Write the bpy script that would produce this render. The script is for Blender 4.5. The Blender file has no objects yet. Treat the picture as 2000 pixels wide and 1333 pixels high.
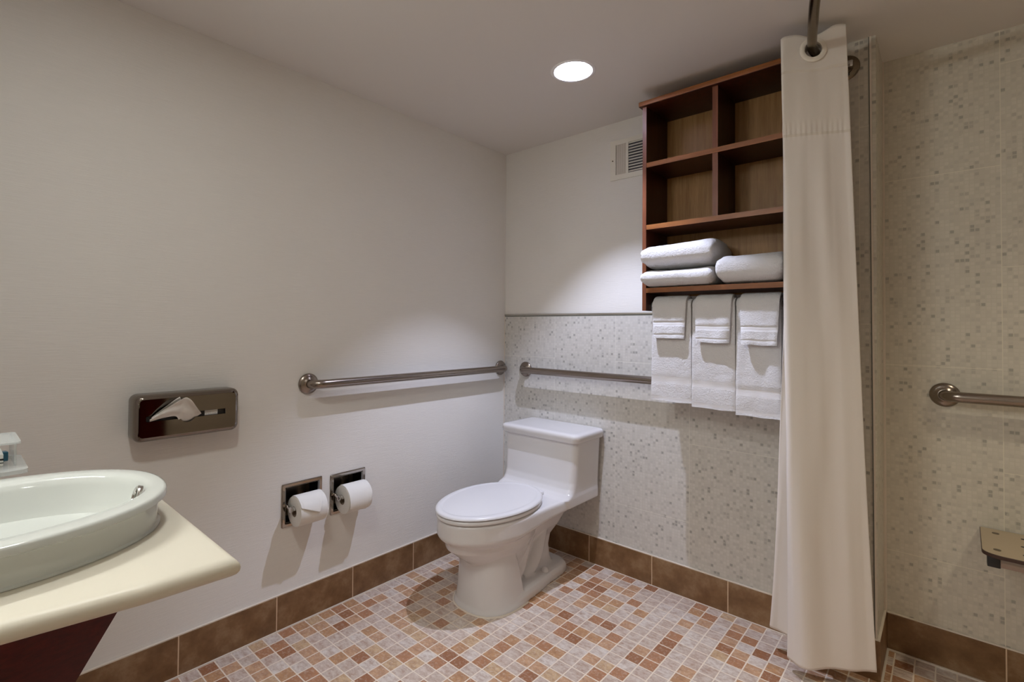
import bpy, bmesh, math, random
from mathutils import Vector, Matrix, noise
from math import sin, cos, pi, radians, hypot, atan2
D = bpy.data
S = bpy.context.scene
COL = S.collection
random.seed(7)

# ------------------------------------------------------------------ camera
YAW, PITCH, ROLL = -0.7351, 0.0179, 0.0083
fw = Vector((sin(YAW) * cos(PITCH), cos(YAW) * cos(PITCH), sin(PITCH)))
rt = Vector((cos(YAW), -sin(YAW), 0)); up = rt.cross(fw)
rt, up = cos(ROLL) * rt + sin(ROLL) * up, -sin(ROLL) * rt + cos(ROLL) * up
cam = D.cameras.new('camera'); camo = D.objects.new('camera', cam); COL.objects.link(camo)
M = Matrix((rt, up, -fw)).transposed().to_4x4(); M.translation = Vector((1.8778, -2.1608, 1.152))
camo.matrix_world = M
cam.sensor_width = 36; cam.lens = 974.8 / 2000 * 36
cam.shift_x = 0.01625; cam.shift_y = -0.0226; cam.clip_start = 0.02
S.camera = camo

# ------------------------------------------------------------------ world, colour
w = D.worlds.new('world'); S.world = w; w.use_nodes = True
w.node_tree.nodes['Background'].inputs[0].default_value = (1, .97, .93, 1)
w.node_tree.nodes['Background'].inputs[1].default_value = 0.05
S.view_settings.view_transform = 'Standard'; S.view_settings.look = 'None'
S.view_settings.gamma = 1; S.view_settings.use_curve_mapping = False
S.view_settings.exposure = 0.0
S.cycles.use_denoising = True
S.cycles.max_bounces = 10; S.cycles.diffuse_bounces = 6; S.cycles.glossy_bounces = 5
S.cycles.transmission_bounces = 8; S.cycles.transparent_max_bounces = 8
S.cycles.caustics_reflective = False; S.cycles.caustics_refractive = False
S.cycles.sample_clamp_indirect = 4

# ------------------------------------------------------------------ lights
H = 2.143
LAMP = (.812, -.545)
def area(name, loc, rot, size, power, colr, shape='DISK', size_y=None, spread=180):
    l = D.lights.new(name, 'AREA'); l.shape = shape; l.size = size
    if size_y: l.size_y = size_y
    l.energy = power; l.color = colr; l.spread = radians(spread)
    o = D.objects.new(name, l); COL.objects.link(o); o.location = loc; o.rotation_euler = rot
    return o
area('downlight_lamp', (LAMP[0], LAMP[1], H + .104), (0, 0, 0), .028, 23.5, (.71, .765, 1.0))
area('shower_lamp', (2.62, -.62, H + .088), (0, 0, 0), .10, 10.5, (1.0, .90, .68))
area('room_fill', (2.05, -2.55, H + .088), (0, 0, 0), .10, 7.6, (.97, 1.0, .86))  # added fill light behind the camera, an unseen source
area('alcove_fill', (1.10, -1.95, H - .0225), (0, 0, 0), .15, 5.6, (.97, 1.0, .98))  # added fill to brighten the left wall, out of view

# ------------------------------------------------------------------ helpers
def tag(o, label=None, cat=None, group=None, kind=None):
    for k, v in (('label', label), ('category', cat), ('group', group), ('kind', kind)):
        if v: o[k] = v
    return o
def empty(name, loc=(0, 0, 0), rz=0):
    o = D.objects.new(name, None); COL.objects.link(o); o.location = loc; o.rotation_euler = (0, 0, rz)
    o.empty_display_size = .05
    return o
def obj(name, bm, mat, parent=None, smooth=True, angle=35, org=None):
    """world-space bmesh -> object. Top level: origin at org. Child: expressed in the parent's frame (parents unrotated)."""
    bmesh.ops.recalc_face_normals(bm, faces=bm.faces)
    if parent is not None:
        off = Vector((0, 0, 0)); p = parent
        while p is not None: off += p.location; p = p.parent
    else: off = Vector(org) if org is not None else Vector((0, 0, 0))
    bmesh.ops.translate(bm, verts=bm.verts, vec=-off)
    me = D.meshes.new(name); bm.to_mesh(me); bm.free()
    for m in (mat if isinstance(mat, (list, tuple)) else [mat]): me.materials.append(m)
    if smooth:
        me.shade_smooth()
        try: me.set_sharp_from_angle(angle=radians(angle))
        except Exception: pass
    o = D.objects.new(name, me); COL.objects.link(o)
    if parent is not None: o.parent = parent
    else: o.location = off
    return o
def box(bm, x0, x1, y0, y1, z0, z1, bev=0, seg=2, mi=0, frontmi=None):
    vs = [bm.verts.new((x, y, z)) for x in (x0, x1) for y in (y0, y1) for z in (z0, z1)]
    F = [(0, 1, 3, 2), (4, 6, 7, 5), (0, 4, 5, 1), (2, 3, 7, 6), (0, 2, 6, 4), (1, 5, 7, 3)]
    fs = [bm.faces.new([vs[i] for i in f]) for f in F]
    for f in fs: f.material_index = mi
    if frontmi is not None: fs[2].material_index = frontmi     # the -y face
    if bev:
        es = list({e for f in fs for e in f.edges})
        bmesh.ops.bevel(bm, geom=es, offset=bev, segments=seg, profile=.5, affect='EDGES', clamp_overlap=True)
    return bm
def loft(bm, rings, cap0=True, cap1=True, closed=True, mi=0):
    R_ = [[bm.verts.new(p) for p in r] for r in rings]
    n = len(rings[0])
    for a, b in zip(R_, R_[1:]):
        for i in range(n if closed else n - 1):
            j = (i + 1) % n
            f = bm.faces.new((a[i], a[j], b[j], b[i])); f.material_index = mi
    if cap0: bm.faces.new(R_[0][::-1]).material_index = mi
    if cap1: bm.faces.new(R_[-1]).material_index = mi
    return R_
def frames(path):
    out = []; n = len(path); prev = None
    for i, p in enumerate(path):
        t = (path[min(i + 1, n - 1)] - path[max(i - 1, 0)]).normalized()
        if prev is None:
            a = Vector((0, 0, 1)) if abs(t.z) < .9 else Vector((1, 0, 0))
            u = t.cross(a).normalized()
        else: u = (prev - t * prev.dot(t)).normalized()
        out.append((p, u, t.cross(u))); prev = u
    return out
def tube(bm, path, r, n=24, cap=True, mi=0):
    path = [Vector(p) for p in path]
    rr = r if isinstance(r, (list, tuple)) else [r] * len(path)
    rings = [[p + (u * cos(2 * pi * k / n) + v * sin(2 * pi * k / n)) * rr[i] for k in range(n)]
             for i, (p, u, v) in enumerate(frames(path))]
    loft(bm, rings, cap, cap, mi=mi)
    return bm
def lathe(bm, prof, origin, axis, n=48, mi=0, capends=True):
    """prof: (radius, height along axis)"""
    origin = Vector(origin); ax = Vector(axis).normalized()
    a = Vector((0, 0, 1)) if abs(ax.z) < .9 else Vector((1, 0, 0))
    u = ax.cross(a).normalized(); v = ax.cross(u)
    rings = [[origin + ax * h + (u * cos(2 * pi * k / n) + v * sin(2 * pi * k / n)) * max(r, 1e-5) for k in range(n)] for r, h in prof]
    loft(bm, rings, capends, capends, mi=mi)
    return bm
def spline(pts, n):
    """Catmull-Rom through pts"""
    P = [Vector(p) for p in pts]; out = []
    P = [P[0] * 2 - P[1]] + P + [P[-1] * 2 - P[-2]]
    for i in range(1, len(P) - 2):
        for k in range(n):
            t = k / n
            a, b, c, d = P[i - 1], P[i], P[i + 1], P[i + 2]
            out.append(.5 * ((2 * b) + (c - a) * t + (2 * a - 5 * b + 4 * c - d) * t * t + (3 * b - a - 3 * c + d) * t ** 3))
    out.append(P[-2].copy()); return out
def subsurf(o, lv=2):
    m = o.modifiers.new('s', 'SUBSURF'); m.levels = lv; m.render_levels = lv
    return o

# ------------------------------------------------------------------ materials
def lin(c):
    return tuple(((v / 255) / 12.92 if v / 255 <= .04045 else ((v / 255 + .055) / 1.055) ** 2.4) for v in c) + (1,)
class NT:
    def __init__(s, name, rough=.5, metal=0, spec=.5):
        s.m = D.materials.new(name); s.m.use_nodes = True; s.t = s.m.node_tree; s.b = s.t.nodes['Principled BSDF']
        s.b.inputs['Roughness'].default_value = rough; s.b.inputs['Metallic'].default_value = metal
        s.b.inputs['Specular IOR Level'].default_value = spec
    def n(s, typ, **kw):
        x = s.t.nodes.new(typ)
        for k, v in kw.items():
            if k.startswith('i_'):
                x.inputs[int(k[2:]) if k[2:].isdigit() else k[2:].replace('_', ' ')].default_value = v
            else: setattr(x, k, v)
        return x
    def l(s, a, b): s.t.links.new(a, b)
    def math(s, op, a, b=None, c=None):
        x = s.n('ShaderNodeMath', operation=op)
        for i, v in enumerate((a, b, c)):
            if v is None: continue
            if isinstance(v, (int, float)): x.inputs[i].default_value = v
            else: s.l(v, x.inputs[i])
        return x.outputs[0]
    def pos(s):
        g = s.n('ShaderNodeNewGeometry'); x = s.n('ShaderNodeSeparateXYZ'); s.l(g.outputs['Position'], x.inputs[0])
        return g.outputs['Position'], x.outputs
    def comb(s, x=0, y=0, z=0):
        c = s.n('ShaderNodeCombineXYZ')
        for i, v in enumerate((x, y, z)):
            if isinstance(v, (int, float)): c.inputs[i].default_value = v
            else: s.l(v, c.inputs[i])
        return c.outputs[0]
    def mix(s, f, a, b):
        x = s.n('ShaderNodeMix', data_type='RGBA')
        for i, v in ((0, f), (6, a), (7, b)):
            if isinstance(v, (int, float)): x.inputs[i].default_value = v
            elif isinstance(v, tuple): x.inputs[i].default_value = v
            else: s.l(v, x.inputs[i])
        return x.outputs[2]
    def ramp(s, f, stops, interp='LINEAR'):
        r = s.n('ShaderNodeValToRGB'); s.l(f, r.inputs[0]); cr = r.color_ramp; cr.interpolation = interp
        while len(cr.elements) < len(stops): cr.elements.new(.5)
        for e, (p, c) in zip(cr.elements, stops): e.position = p; e.color = c
        return r.outputs[0]
    def noise(s, vec, scale, detail=3, rough=.55):
        x = s.n('ShaderNodeTexNoise'); x.inputs['Scale'].default_value = scale; x.inputs['Detail'].default_value = detail
        x.inputs['Roughness'].default_value = rough
        if vec is not None: s.l(vec, x.inputs['Vector'])
        return x.outputs[0]
    def scalevec(s, vec, v):
        x = s.n('ShaderNodeMapping'); x.inputs['Scale'].default_value = v; s.l(vec, x.inputs[0]); return x.outputs[0]
    def bump(s, h, dist=.001, strength=1):
        b = s.n('ShaderNodeBump'); b.inputs['Distance'].default_value = dist; b.inputs['Strength'].default_value = strength
        s.l(h, b.inputs['Height']); s.l(b.outputs[0], s.b.inputs['Normal'])
    def base(s, c):
        if isinstance(c, tuple): s.b.inputs['Base Color'].default_value = c
        else: s.l(c, s.b.inputs['Base Color'])
        return s
def plain(name, c, rough=.5, metal=0, spec=.5, nz=0.0):
    m = NT(name, rough, metal, spec)
    if nz:
        p, _ = m.pos(); f = m.noise(p, 9, 4)
        m.base(m.mix(f, tuple(v * (1 - nz) for v in c[:3]) + (1,), tuple(min(1, v * (1 + nz)) for v in c[:3]) + (1,)))
    else: m.base(c)
    return m.m

def wallpaper():
    m = NT('wallpaper', .75, 0, .25); p, c = m.pos()
    sv = m.scalevec(p, (14, 14, 420)); f = m.noise(sv, 1, 3, .6)
    g = m.noise(m.scalevec(p, (1.2, 1.2, 1.2)), 1, 2)
    m.base(m.mix(f, (.76, .74, .705, 1), (.83, .81, .775, 1)))
    m.bump(f, .0012, .6); return m.m
def paint(name, c, rough=.6):
    m = NT(name, rough, 0, .3); p, _ = m.pos(); f = m.noise(p, 90, 3)
    m.base(c); m.bump(f, .0006, .25); return m.m
def mosaic_wall(name, axis, joint0, zj, tint=(1, 1, 1), contrast=1.0):
    """printed 1/2 inch mosaic on large tiles; axis = horizontal coordinate index"""
    m = NT(name, .33, 0, .45); p, c = m.pos()
    h = c[axis]; z = c[2]; P = .01257; W = .352; HH = .67
    cx = m.math('FLOOR', m.math('DIVIDE', m.math('SUBTRACT', h, joint0), P))
    cz = m.math('FLOOR', m.math('DIVIDE', z, P))
    wn = m.n('ShaderNodeTexWhiteNoise', noise_dimensions='2D'); m.l(m.comb(cx, cz), wn.inputs['Vector'])
    big = m.noise(m.comb(m.math('MULTIPLY', h, 5.5), m.math('MULTIPLY', z, 5.5)), 1, 3)
    v = m.math('ADD', wn.outputs['Value'], m.math('MULTIPLY', m.math('SUBTRACT', big, .5), .16))
    t = lambda a: (a[0] * tint[0], a[1] * tint[1], a[2] * tint[2], 1)
    cs = contrast; mb = (.635, .615, .585)
    q_ = lambda k: t(tuple(v_ * (1 + (k - 1) * cs) for v_ in mb))
    col = m.ramp(v, [(0, q_(1.0)), (.30, q_(.955)), (.50, q_(1.045)), (.76, q_(.90)), (.905, q_(.78)), (.965, q_(.58))], 'CONSTANT')
    # small grout lines
    def line(u, per, wd):
        fr = m.math('FRACT', m.math('DIVIDE', u, per))
        return m.math('LESS_THAN', fr, wd / per)
    g1 = m.math('MAXIMUM', line(m.math('SUBTRACT', h, joint0), P, .0030), line(z, P, .0030))
    col = m.mix(m.math('MULTIPLY', g1, .75), col, t((.605, .59, .545)))
    # large tile joints, every other column staggered half a tile
    colid = m.math('FLOOR', m.math('DIVIDE', m.math('SUBTRACT', h, joint0), W))
    par = m.math('ABSOLUTE', m.math('MODULO', colid, 2.0))
    zz = m.math('ADD', m.math('SUBTRACT', z, zj), m.math('MULTIPLY', par, HH / 2))
    gz = line(m.math('ADD', zz, 6.7 * 1.0), HH, .0026)
    gx = line(m.math('SUBTRACT', h, joint0 - 35.2), W, .0024)
    G = m.math('MAXIMUM', gx, gz)
    col = m.mix(m.math('MULTIPLY', G, .75), col, t((.76, .74, .68)))
    m.base(col); m.bump(m.math('SUBTRACT', 1, m.math('MAXIMUM', m.math('MULTIPLY', g1, .35), G)), .0005, .5)
    return m.m
def floor_mat():
    m = NT('floor_mosaic', .42, 0, .45); p, c = m.pos(); P = .323 / 6
    u = m.math('DIVIDE', m.math('ADD', c[0], -.013), P); v = m.math('DIVIDE', m.math('ADD', c[1], .333 + 10 * .323), P)
    cell = m.comb(m.math('FLOOR', u), m.math('FLOOR', v))
    wn = m.n('ShaderNodeTexWhiteNoise', noise_dimensions='2D'); m.l(cell, wn.inputs['Vector'])
    base = m.ramp(wn.outputs['Value'], [(0, (.62, .53, .46, 1)), (.22, (.70, .63, .57, 1)), (.40, (.56, .34, .20, 1)), (.54, (.50, .28, .14, 1)),
                                        (.64, (.64, .54, .47, 1)), (.78, (.42, .20, .10, 1)), (.88, (.30, .12, .05, 1)), (.95, (.60, .42, .25, 1))], 'CONSTANT')
    off = m.n('ShaderNodeVectorMath', operation='ADD'); m.l(p, off.inputs[0]); m.l(wn.outputs['Color'], off.inputs[1])
    n1 = m.noise(m.scalevec(off.outputs[0], (38, 70, 38)), 1, 6, .7)
    n2 = m.noise(off.outputs[0], 120, 3, .6)
    col = m.mix(m.ramp(n1, [(.38, (0, 0, 0, 1)), (.72, (.85, .85, .85, 1))]), base, (.30, .15, .085, 1))
    hi = m.ramp(n2, [(.5, (0, 0, 0, 1)), (.8, (.5, .5, .5, 1))])
    col = m.mix(hi, col, (.74, .66, .58, 1))
    d = lambda q: m.math('ABSOLUTE', m.math('SUBTRACT', m.math('FRACT', q), .5))
    wob = m.math('MULTIPLY', m.math('SUBTRACT', m.noise(p, 160, 2), .5), .03)
    e = m.math('ADD', m.math('MAXIMUM', d(u), d(v)), wob)
    gr = m.n('ShaderNodeMapRange', interpolation_type='SMOOTHSTEP'); m.l(e, gr.inputs[0]); gr.inputs[1].default_value = .448; gr.inputs[2].default_value = .472
    col = m.mix(gr.outputs[0], col, (.78, .67, .55, 1))
    m.base(col)
    hgt = m.math('SUBTRACT', m.math('MULTIPLY', n1, .15), gr.outputs[0]); m.bump(hgt, .0012, .6)
    rr = m.math('ADD', m.math('MULTIPLY', gr.outputs[0], .35), .38); m.l(rr, m.b.inputs['Roughness'])
    return m.m
def base_tile(name, axis, j0):
    m = NT(name, .42, 0, .4); p, c = m.pos()
    cellf = m.math('DIVIDE', m.math('SUBTRACT', c[axis], j0 - 3.23), .323)
    fr = m.math('FRACT', cellf)
    j = m.math('LESS_THAN', m.math('ABSOLUTE', m.math('SUBTRACT', fr, .5)), 2)  # placeholder 1
    near = m.math('MINIMUM', fr, m.math('SUBTRACT', 1.0, fr))
    g = m.math('LESS_THAN', near, .0055)
    offs = m.n('ShaderNodeVectorMath', operation='ADD'); m.l(p, offs.inputs[0]); m.l(m.comb(m.math('FLOOR', cellf), 0, 0), offs.inputs[1])
    n1 = m.noise(offs.outputs[0], 11, 7, .65); n2 = m.noise(offs.outputs[0], 75, 3)
    col = m.ramp(n1, [(.30, (.130, .064, .025, 1)), (.50, (.205, .112, .050, 1)), (.70, (.31, .20, .11, 1))])
    col = m.mix(m.ramp(n2, [(.55, (0, 0, 0, 1)), (.8, (.35, .35, .35, 1))]), col, (.19, .075, .025, 1))
    col = m.mix(g, col, (.66, .50, .34, 1))
    m.base(col); m.bump(m.math('SUBTRACT', 1, g), .0008, .5); return m.m
def wood(name, c0, c1, axis=2, rough=.4, sc=1.0, spec=.3):
    m = NT(name, rough, 0, spec); p, _ = m.pos()
    st = [60 * sc, 60 * sc, 60 * sc]; st[axis] = 4 * sc
    n1 = m.noise(m.scalevec(p, tuple(st)), 1, 5, .6)
    st2 = [v * 6 for v in st]; st2[axis] = 14
    n2 = m.noise(m.scalevec(p, tuple(st2)), 1, 3, .5)
    col = m.mix(m.ramp(n1, [(.3, (0, 0, 0, 1)), (.7, (1, 1, 1, 1))]), c0, c1)
    col = m.mix(m.ramp(n2, [(.55, (0, 0, 0, 1)), (.75, (.45, .45, .45, 1))]), col, tuple(v * .5 for v in c0[:3]) + (1,))
    m.base(col); m.bump(n2, .0003, .3); return m.m
def terry():
    m = NT('terry_cotton', .95, 0, .1); p, _ = m.pos()
    n1 = m.noise(p, 420, 3, .7); n2 = m.noise(p, 60, 3, .6)
    m.base(m.mix(n1, (.86, .85, .86, 1), (.94, .93, .94, 1)))
    n3 = m.noise(p, 170, 3, .6); h = m.math('ADD', m.math('ADD', n1, n3), m.math('MULTIPLY', n2, 1.1)); m.bump(h, .0042, 1.0)
    m.b.inputs['Sheen Weight'].default_value = .25; m.b.inputs['Sheen Roughness'].default_value = .6
    return m.m
def flatweave():
    m = NT('flat_woven_cotton', .85, 0, .15); p, _ = m.pos()
    n1 = m.noise(m.scalevec(p, (60, 60, 900)), 1, 3, .7)
    m.base((.78, .77, .78, 1)); m.bump(n1, .0012, .8); return m.m
def brushed(name='brushed_steel', c=(.30, .255, .22, 1), rough=.25):
    m = NT(name, rough, 1); p, _ = m.pos(); n1 = m.noise(m.scalevec(p, (5, 5, 5)), 1, 2)
    m.base(c); n2 = m.noise(p, 500, 2)
    m.l(m.math('ADD', m.math('MULTIPLY', n2, .12), rough - .06), m.b.inputs['Roughness']); return m.m
def curtain_mat(name, c, trans):
    m = NT(name, .8, 0, .2); p, cc = m.pos()
    n1 = m.noise(m.scalevec(p, (260, 260, 900)), 1, 2); m.base(c); m.bump(n1, .0004, .4)
    tr = m.n('ShaderNodeBsdfTranslucent'); tr.inputs[0].default_value = c
    mx = m.n('ShaderNodeMixShader'); mx.inputs[0].default_value = trans
    out = m.t.nodes['Material Output']
    m.l(m.b.outputs[0], mx.inputs[1]); m.l(tr.outputs[0], mx.inputs[2]); m.l(mx.outputs[0], out.inputs[0]); return m.m
def emis(name, c, s):
    m = NT(name, .5); m.base((.8, .8, .8, 1)); m.b.inputs['Emission Color'].default_value = c; m.b.inputs['Emission Strength'].default_value = s
    return m.m
def acrylic():
    m = NT('clear_acrylic', .15, 0, .5); m.base((.62, .66, .66, 1)); m.b.inputs['Alpha'].default_value = .42; return m.m

MAT = dict(
    wall=wallpaper(), ceil=paint('ceiling_paint', (.72, .69, .66, 1), .7), rear=paint('wall_paint', (.66, .62, .57, 1)),
    tile_back=mosaic_wall('mosaic_tile_back', 0, .7035, .320), tile_far=mosaic_wall('mosaic_tile_shower', 0, 2.0115, .690, (.97, .93, .83), .9),
    tile_pier=mosaic_wall('mosaic_tile_pier', 0, 1.66, .5, (.92, .88, .80)),
    tile_ret=mosaic_wall('mosaic_tile_return', 1, .02, .5, (1, .97, .88)),
    floor=floor_mat(), bl=base_tile('skirting_tile_left', 1, -.656), bb=base_tile('skirting_tile_back', 0, .570), bf=base_tile('skirting_tile_shower', 0, 2.014),
    caulk=plain('pale_caulk', (.72, .64, .55, 1), .6), trim=brushed('trim_metal', (.60, .58, .54, 1), .35), seal=plain('dark_seal', (.10, .105, .085, 1), .6),
    ceramic=plain('vitreous_china', (.71, .695, .70, 1), .12, 0, .5), seatp=plain('seat_plastic', (.74, .73, .745, 1), .22, 0, .5),
    sinkc=plain('basin_porcelain', (.58, .60, .575, 1), .07, 0, .5),
    steel=brushed(), chrome=plain('chrome', (.62, .60, .58, 1), .07, 1), chromed=plain('polished_steel', (.40, .36, .32, 1), .06, 1), chromeb=plain('dark_reflection_chrome', (.24, .21, .18, 1), .05, 1),  # chromeb: dark surroundings it would mirror are put into the metal colour
    dark=plain('dark_recess', (.012, .010, .010, 1), .6), black=plain('black_plastic', (.012, .012, .013, 1), .4),
    paper=paint('tissue_paper', (.80, .78, .74, 1), .9), cardboard=plain('cardboard', (.30, .23, .17, 1), .8),
    cherry=wood('dark_cherry_wood', (.024, .005, .002, 1), (.058, .012, .004, 1), 2, .38), edge=wood('cherry_lit_edge', (.17, .055, .014, 1), (.30, .11, .030, 1), 0, .38),  # edge: same cherry lightened, direct light put into its colour
    edgev=wood('cherry_lit_edge_vertical', (.11, .033, .014, 1), (.19, .062, .026, 1), 2, .38),  # upright edges, likewise lightened as if lit directly
    backw=wood('golden_veneer', (.25, .12, .036, 1), (.41, .22, .078, 1), 2, .45), mahog=wood('mahogany_veneer', (.040, .0025, .0015, 1), (.080, .007, .004, 1), 2, .55, spec=.05),
    terry=terry(), weave=flatweave(), counter=paint('cream_solid_surface', (.69, .645, .55, 1), .35),
    grille=plain('vent_enamel', (.80, .77, .69, 1), .45), gshade=plain('vent_fin', (.62, .57, .49, 1), .5),
    curt=curtain_mat('curtain_cloth', (.90, .85, .80, 1), .2), voile=curtain_mat('curtain_voile', (.92, .87, .81, 1), .28), hem=curtain_mat('curtain_hem', (.88, .83, .77, 1), .2),
    seam=curtain_mat('curtain_seam', (.80, .74, .66, 1), .10), ring=plain('ivory_grommet', (.82, .77, .68, 1), .3), bulb=emis('lamp_glow', (.95, .92, 1, 1), 14), bulbw=emis('warm_lamp_glow', (1, .9, .75, 1), 10),
    can=plain('white_reflector', (.86, .85, .86, 1), .25), seatb=plain('phenolic_tan', (.44, .35, .235, 1), .35, nz=.05), phen=plain('phenolic_edge', (.045, .02, .014, 1), .5),
    acr=acrylic(), blue=plain('blue_card', (.03, .14, .22, 1), .4), white=plain('white_card', (.8, .8, .78, 1), .4), green=plain('pale_green_card', (.42, .52, .36, 1), .5),
    bronze=brushed('dark_bronze', (.19, .15, .105, 1), .25),
    bulbg=emis('globe_glow', (.97, 1, .97, 1), 112),
)
def st(o): o['kind'] = 'structure'; return o

# ------------------------------------------------------------------ room shell
# left wall, with two openings for the recessed paper holders
TP = [(-1.2045, .4615), (-1.0030, .4560)]; TH = .066
ys = sorted({-3.3, 0.0} | {y + s * TH for y, z in TP for s in (-1, 1)})
zs = sorted({0.0, H} | {z + s * TH for y, z in TP for s in (-1, 1)})
bm = bmesh.new()
V = {(y, z): bm.verts.new((0, y, z)) for y in ys for z in zs}
for a, b in zip(ys, ys[1:]):
    for c, d in zip(zs, zs[1:]):
        ym, zm = (a + b) / 2, (c + d) / 2
        if any(abs(ym - y) < TH and abs(zm - z) < TH for y, z in TP): continue
        bm.faces.new((V[a, c], V[b, c], V[b, d], V[a, d]))
bmesh.ops.remove_doubles(bm, verts=bm.verts, dist=1e-6)
st(obj('wall_left', bm, MAT['wall'], smooth=False))
bm = bmesh.new(); box(bm, -.14, -.10, -3.3, .3, -.02, H); st(obj('wall_left_outer', bm, MAT['rear'], smooth=False))
# back wall: paper above, tile below; y = 0
ZT = 1.2208
bm = bmesh.new(); box(bm, -.14, 1.60, 0, .14, ZT, H); st(obj('wall_back', bm, MAT['wall'], smooth=False))
bm = bmesh.new(); box(bm, .002, 1.60, -.006, .14, 0, ZT - .004); st(obj('wall_back_tiled', bm, MAT['tile_back'], smooth=False))
bm = bmesh.new(); box(bm, .002, 1.56, -.0075, 0, ZT - .006, ZT + .003, .001); st(obj('trim_1', bm, MAT['trim']))
bm = bmesh.new(); box(bm, .002, 1.56, -.0065, 0, ZT - .0105, ZT - .0062); st(obj('trim_2', bm, MAT['seal']))
bm = bmesh.new(); box(bm, 0, .005, -.0068, 0, .134, ZT - .006, .001); st(obj('trim_3', bm, MAT['caulk']))
# projecting pier beside the shower, slightly out of plumb at its tile edge
EY, IY = -.0795, .1555
def quadprism(bm, foot, top, z0, z1):
    a = [bm.verts.new((x, y, z0)) for x, y in foot]; b = [bm.verts.new((x, y, z1)) for x, y in top]
    n = len(a)
    for i in range(n): bm.faces.new((a[i], a[(i + 1) % n], b[(i + 1) % n], b[i]))
    bm.faces.new(a[::-1]); bm.faces.new(b)
bm = bmesh.new(); quadprism(bm, [(1.56, EY), (1.698, EY), (1.698, .02), (1.56, .02)], [(1.56, EY), (1.689, EY), (1.689, .02), (1.56, .02)], 0, H)
st(obj('wall_pier', bm, MAT['tile_pier'], smooth=False))
bm = bmesh.new(); quadprism(bm, [(1.6985, EY + .002), (1.703, EY + .002), (1.703, .30), (1.6985, .30)], [(1.6895, EY + .002), (1.707, EY + .002), (1.707, .30), (1.6895, .30)], 0, H)
st(obj('wall_return', bm, MAT['tile_ret'], smooth=False))
bm = bmesh.new(); quadprism(bm, [(1.6960, EY - .0025), (1.6985, EY - .0025), (1.6985, EY + .004), (1.6960, EY + .004)], [(1.6870, EY - .0025), (1.6895, EY - .0025), (1.6895, EY + .004), (1.6870, EY + .004)], 0, H)
st(obj('trim_4', bm, MAT['seal'], smooth=False))
bm = bmesh.new(); quadprism(bm, [(1.6985, EY - .003), (1.703, EY - .003), (1.703, EY + .003), (1.6985, EY + .003)], [(1.6895, EY - .003), (1.695, EY - .003), (1.695, EY + .003), (1.6895, EY + .003)], 0, H)
st(obj('trim_5', bm, MAT['caulk'], smooth=False))
bm = bmesh.new(); box(bm, 1.60, 3.4, IY, IY + .14, 0, H); st(obj('wall_shower', bm, MAT['tile_far'], smooth=False))
bm = bmesh.new(); box(bm, 1.703, 1.712, IY - .004, IY, 0.13, H, .001); st(obj('trim_6', bm, MAT['caulk']))
# walls behind the camera
bm = bmesh.new(); box(bm, 3.3, 3.4, -3.3, IY + .1, 0, H); st(obj('wall_right', bm, MAT['tile_far'], smooth=False))
bm = bmesh.new(); box(bm, 0, 3.4, -3.4, -3.3, 0, H); st(obj('wall_rear', bm, MAT['rear'], smooth=False))
bm = bmesh.new(); box(bm, .0, .60, -3.3, -2.13, 0, H); st(obj('wall_vanity', bm, MAT['wall'], smooth=False))
bm = bmesh.new(); box(bm, 3.245, 3.30, -1.45, -.86, 0, 2.03, .004); st(obj('reflection_panel_1', bm, MAT['mahog'], smooth=False))  # unseen dark panel added for its reflection in the metal
# floor
bm = bmesh.new(); box(bm, -.02, 3.4, -3.4, .3, -.08, 0); st(obj('floor', bm, MAT['floor'], smooth=False))
# ceiling with circular openings for the cans
CANS = [(LAMP[0], LAMP[1]), (2.62, -.62), (2.05, -2.55)]
CR = .0735
bm = bmesh.new()
def patch(x0, x1, y0, y1, cx, cy, r, z, n=64):
    per = []; cir = []
    for k in range(n):
        a = 2 * pi * (k + .5) / n; c, s = cos(a), sin(a)
        cir.append((cx + r * c, cy + r * s))
        tx = ((x1 - cx) / c) if c > 0 else ((x0 - cx) / c); ty = ((y1 - cy) / s) if s > 0 else ((y0 - cy) / s)
        t = min(tx, ty); per.append((cx + t * c, cy + t * s))
    A = [bm.verts.new((x, y, z)) for x, y in per]; B = [bm.verts.new((x, y, z)) for x, y in cir]
    for k in range(n):
        j = (k + 1) % n; bm.faces.new((A[k], A[j], B[j], B[k]))
    for (x, y) in ((x0, y0), (x1, y0), (x0, y1), (x1, y1)):
        best = [k for k in range(n) if (abs(per[k][0] - x) < 1e-9) != (abs(per[(k + 1) % n][0] - x) < 1e-9) and abs(per[k][0] - x) + abs(per[k][1] - y) < 1.0 and
                (abs(per[k][1] - y) < 1e-9 or abs(per[(k + 1) % n][1] - y) < 1e-9)]
        for k in best[:1]:
            j = (k + 1) % n; bm.faces.new((A[k], bm.verts.new((x, y, z)), A[j]))
rects = [(-.1, 1.6, -1.3, .3, 0), (1.6, 3.4, -1.3, .3, 1), (1.3, 2.8, -3.4, -1.3, 2)]
for x0, x1, y0, y1, i in rects: patch(x0, x1, y0, y1, CANS[i][0], CANS[i][1], CR, H)
for x0, x1, y0, y1 in ((-.1, 1.3, -3.4, -1.3), (2.8, 3.4, -3.4, -1.3)):
    bm.faces.new([bm.verts.new(q) for q in ((x0, y0, H), (x1, y0, H), (x1, y1, H), (x0, y1, H))])
st(obj('ceiling', bm, MAT['ceil'], smooth=False))
bm = bmesh.new(); box(bm, -.2, 3.5, -3.5, .4, H + .14, H + .2); st(obj('ceiling_slab', bm, MAT['rear'], smooth=False))
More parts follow.
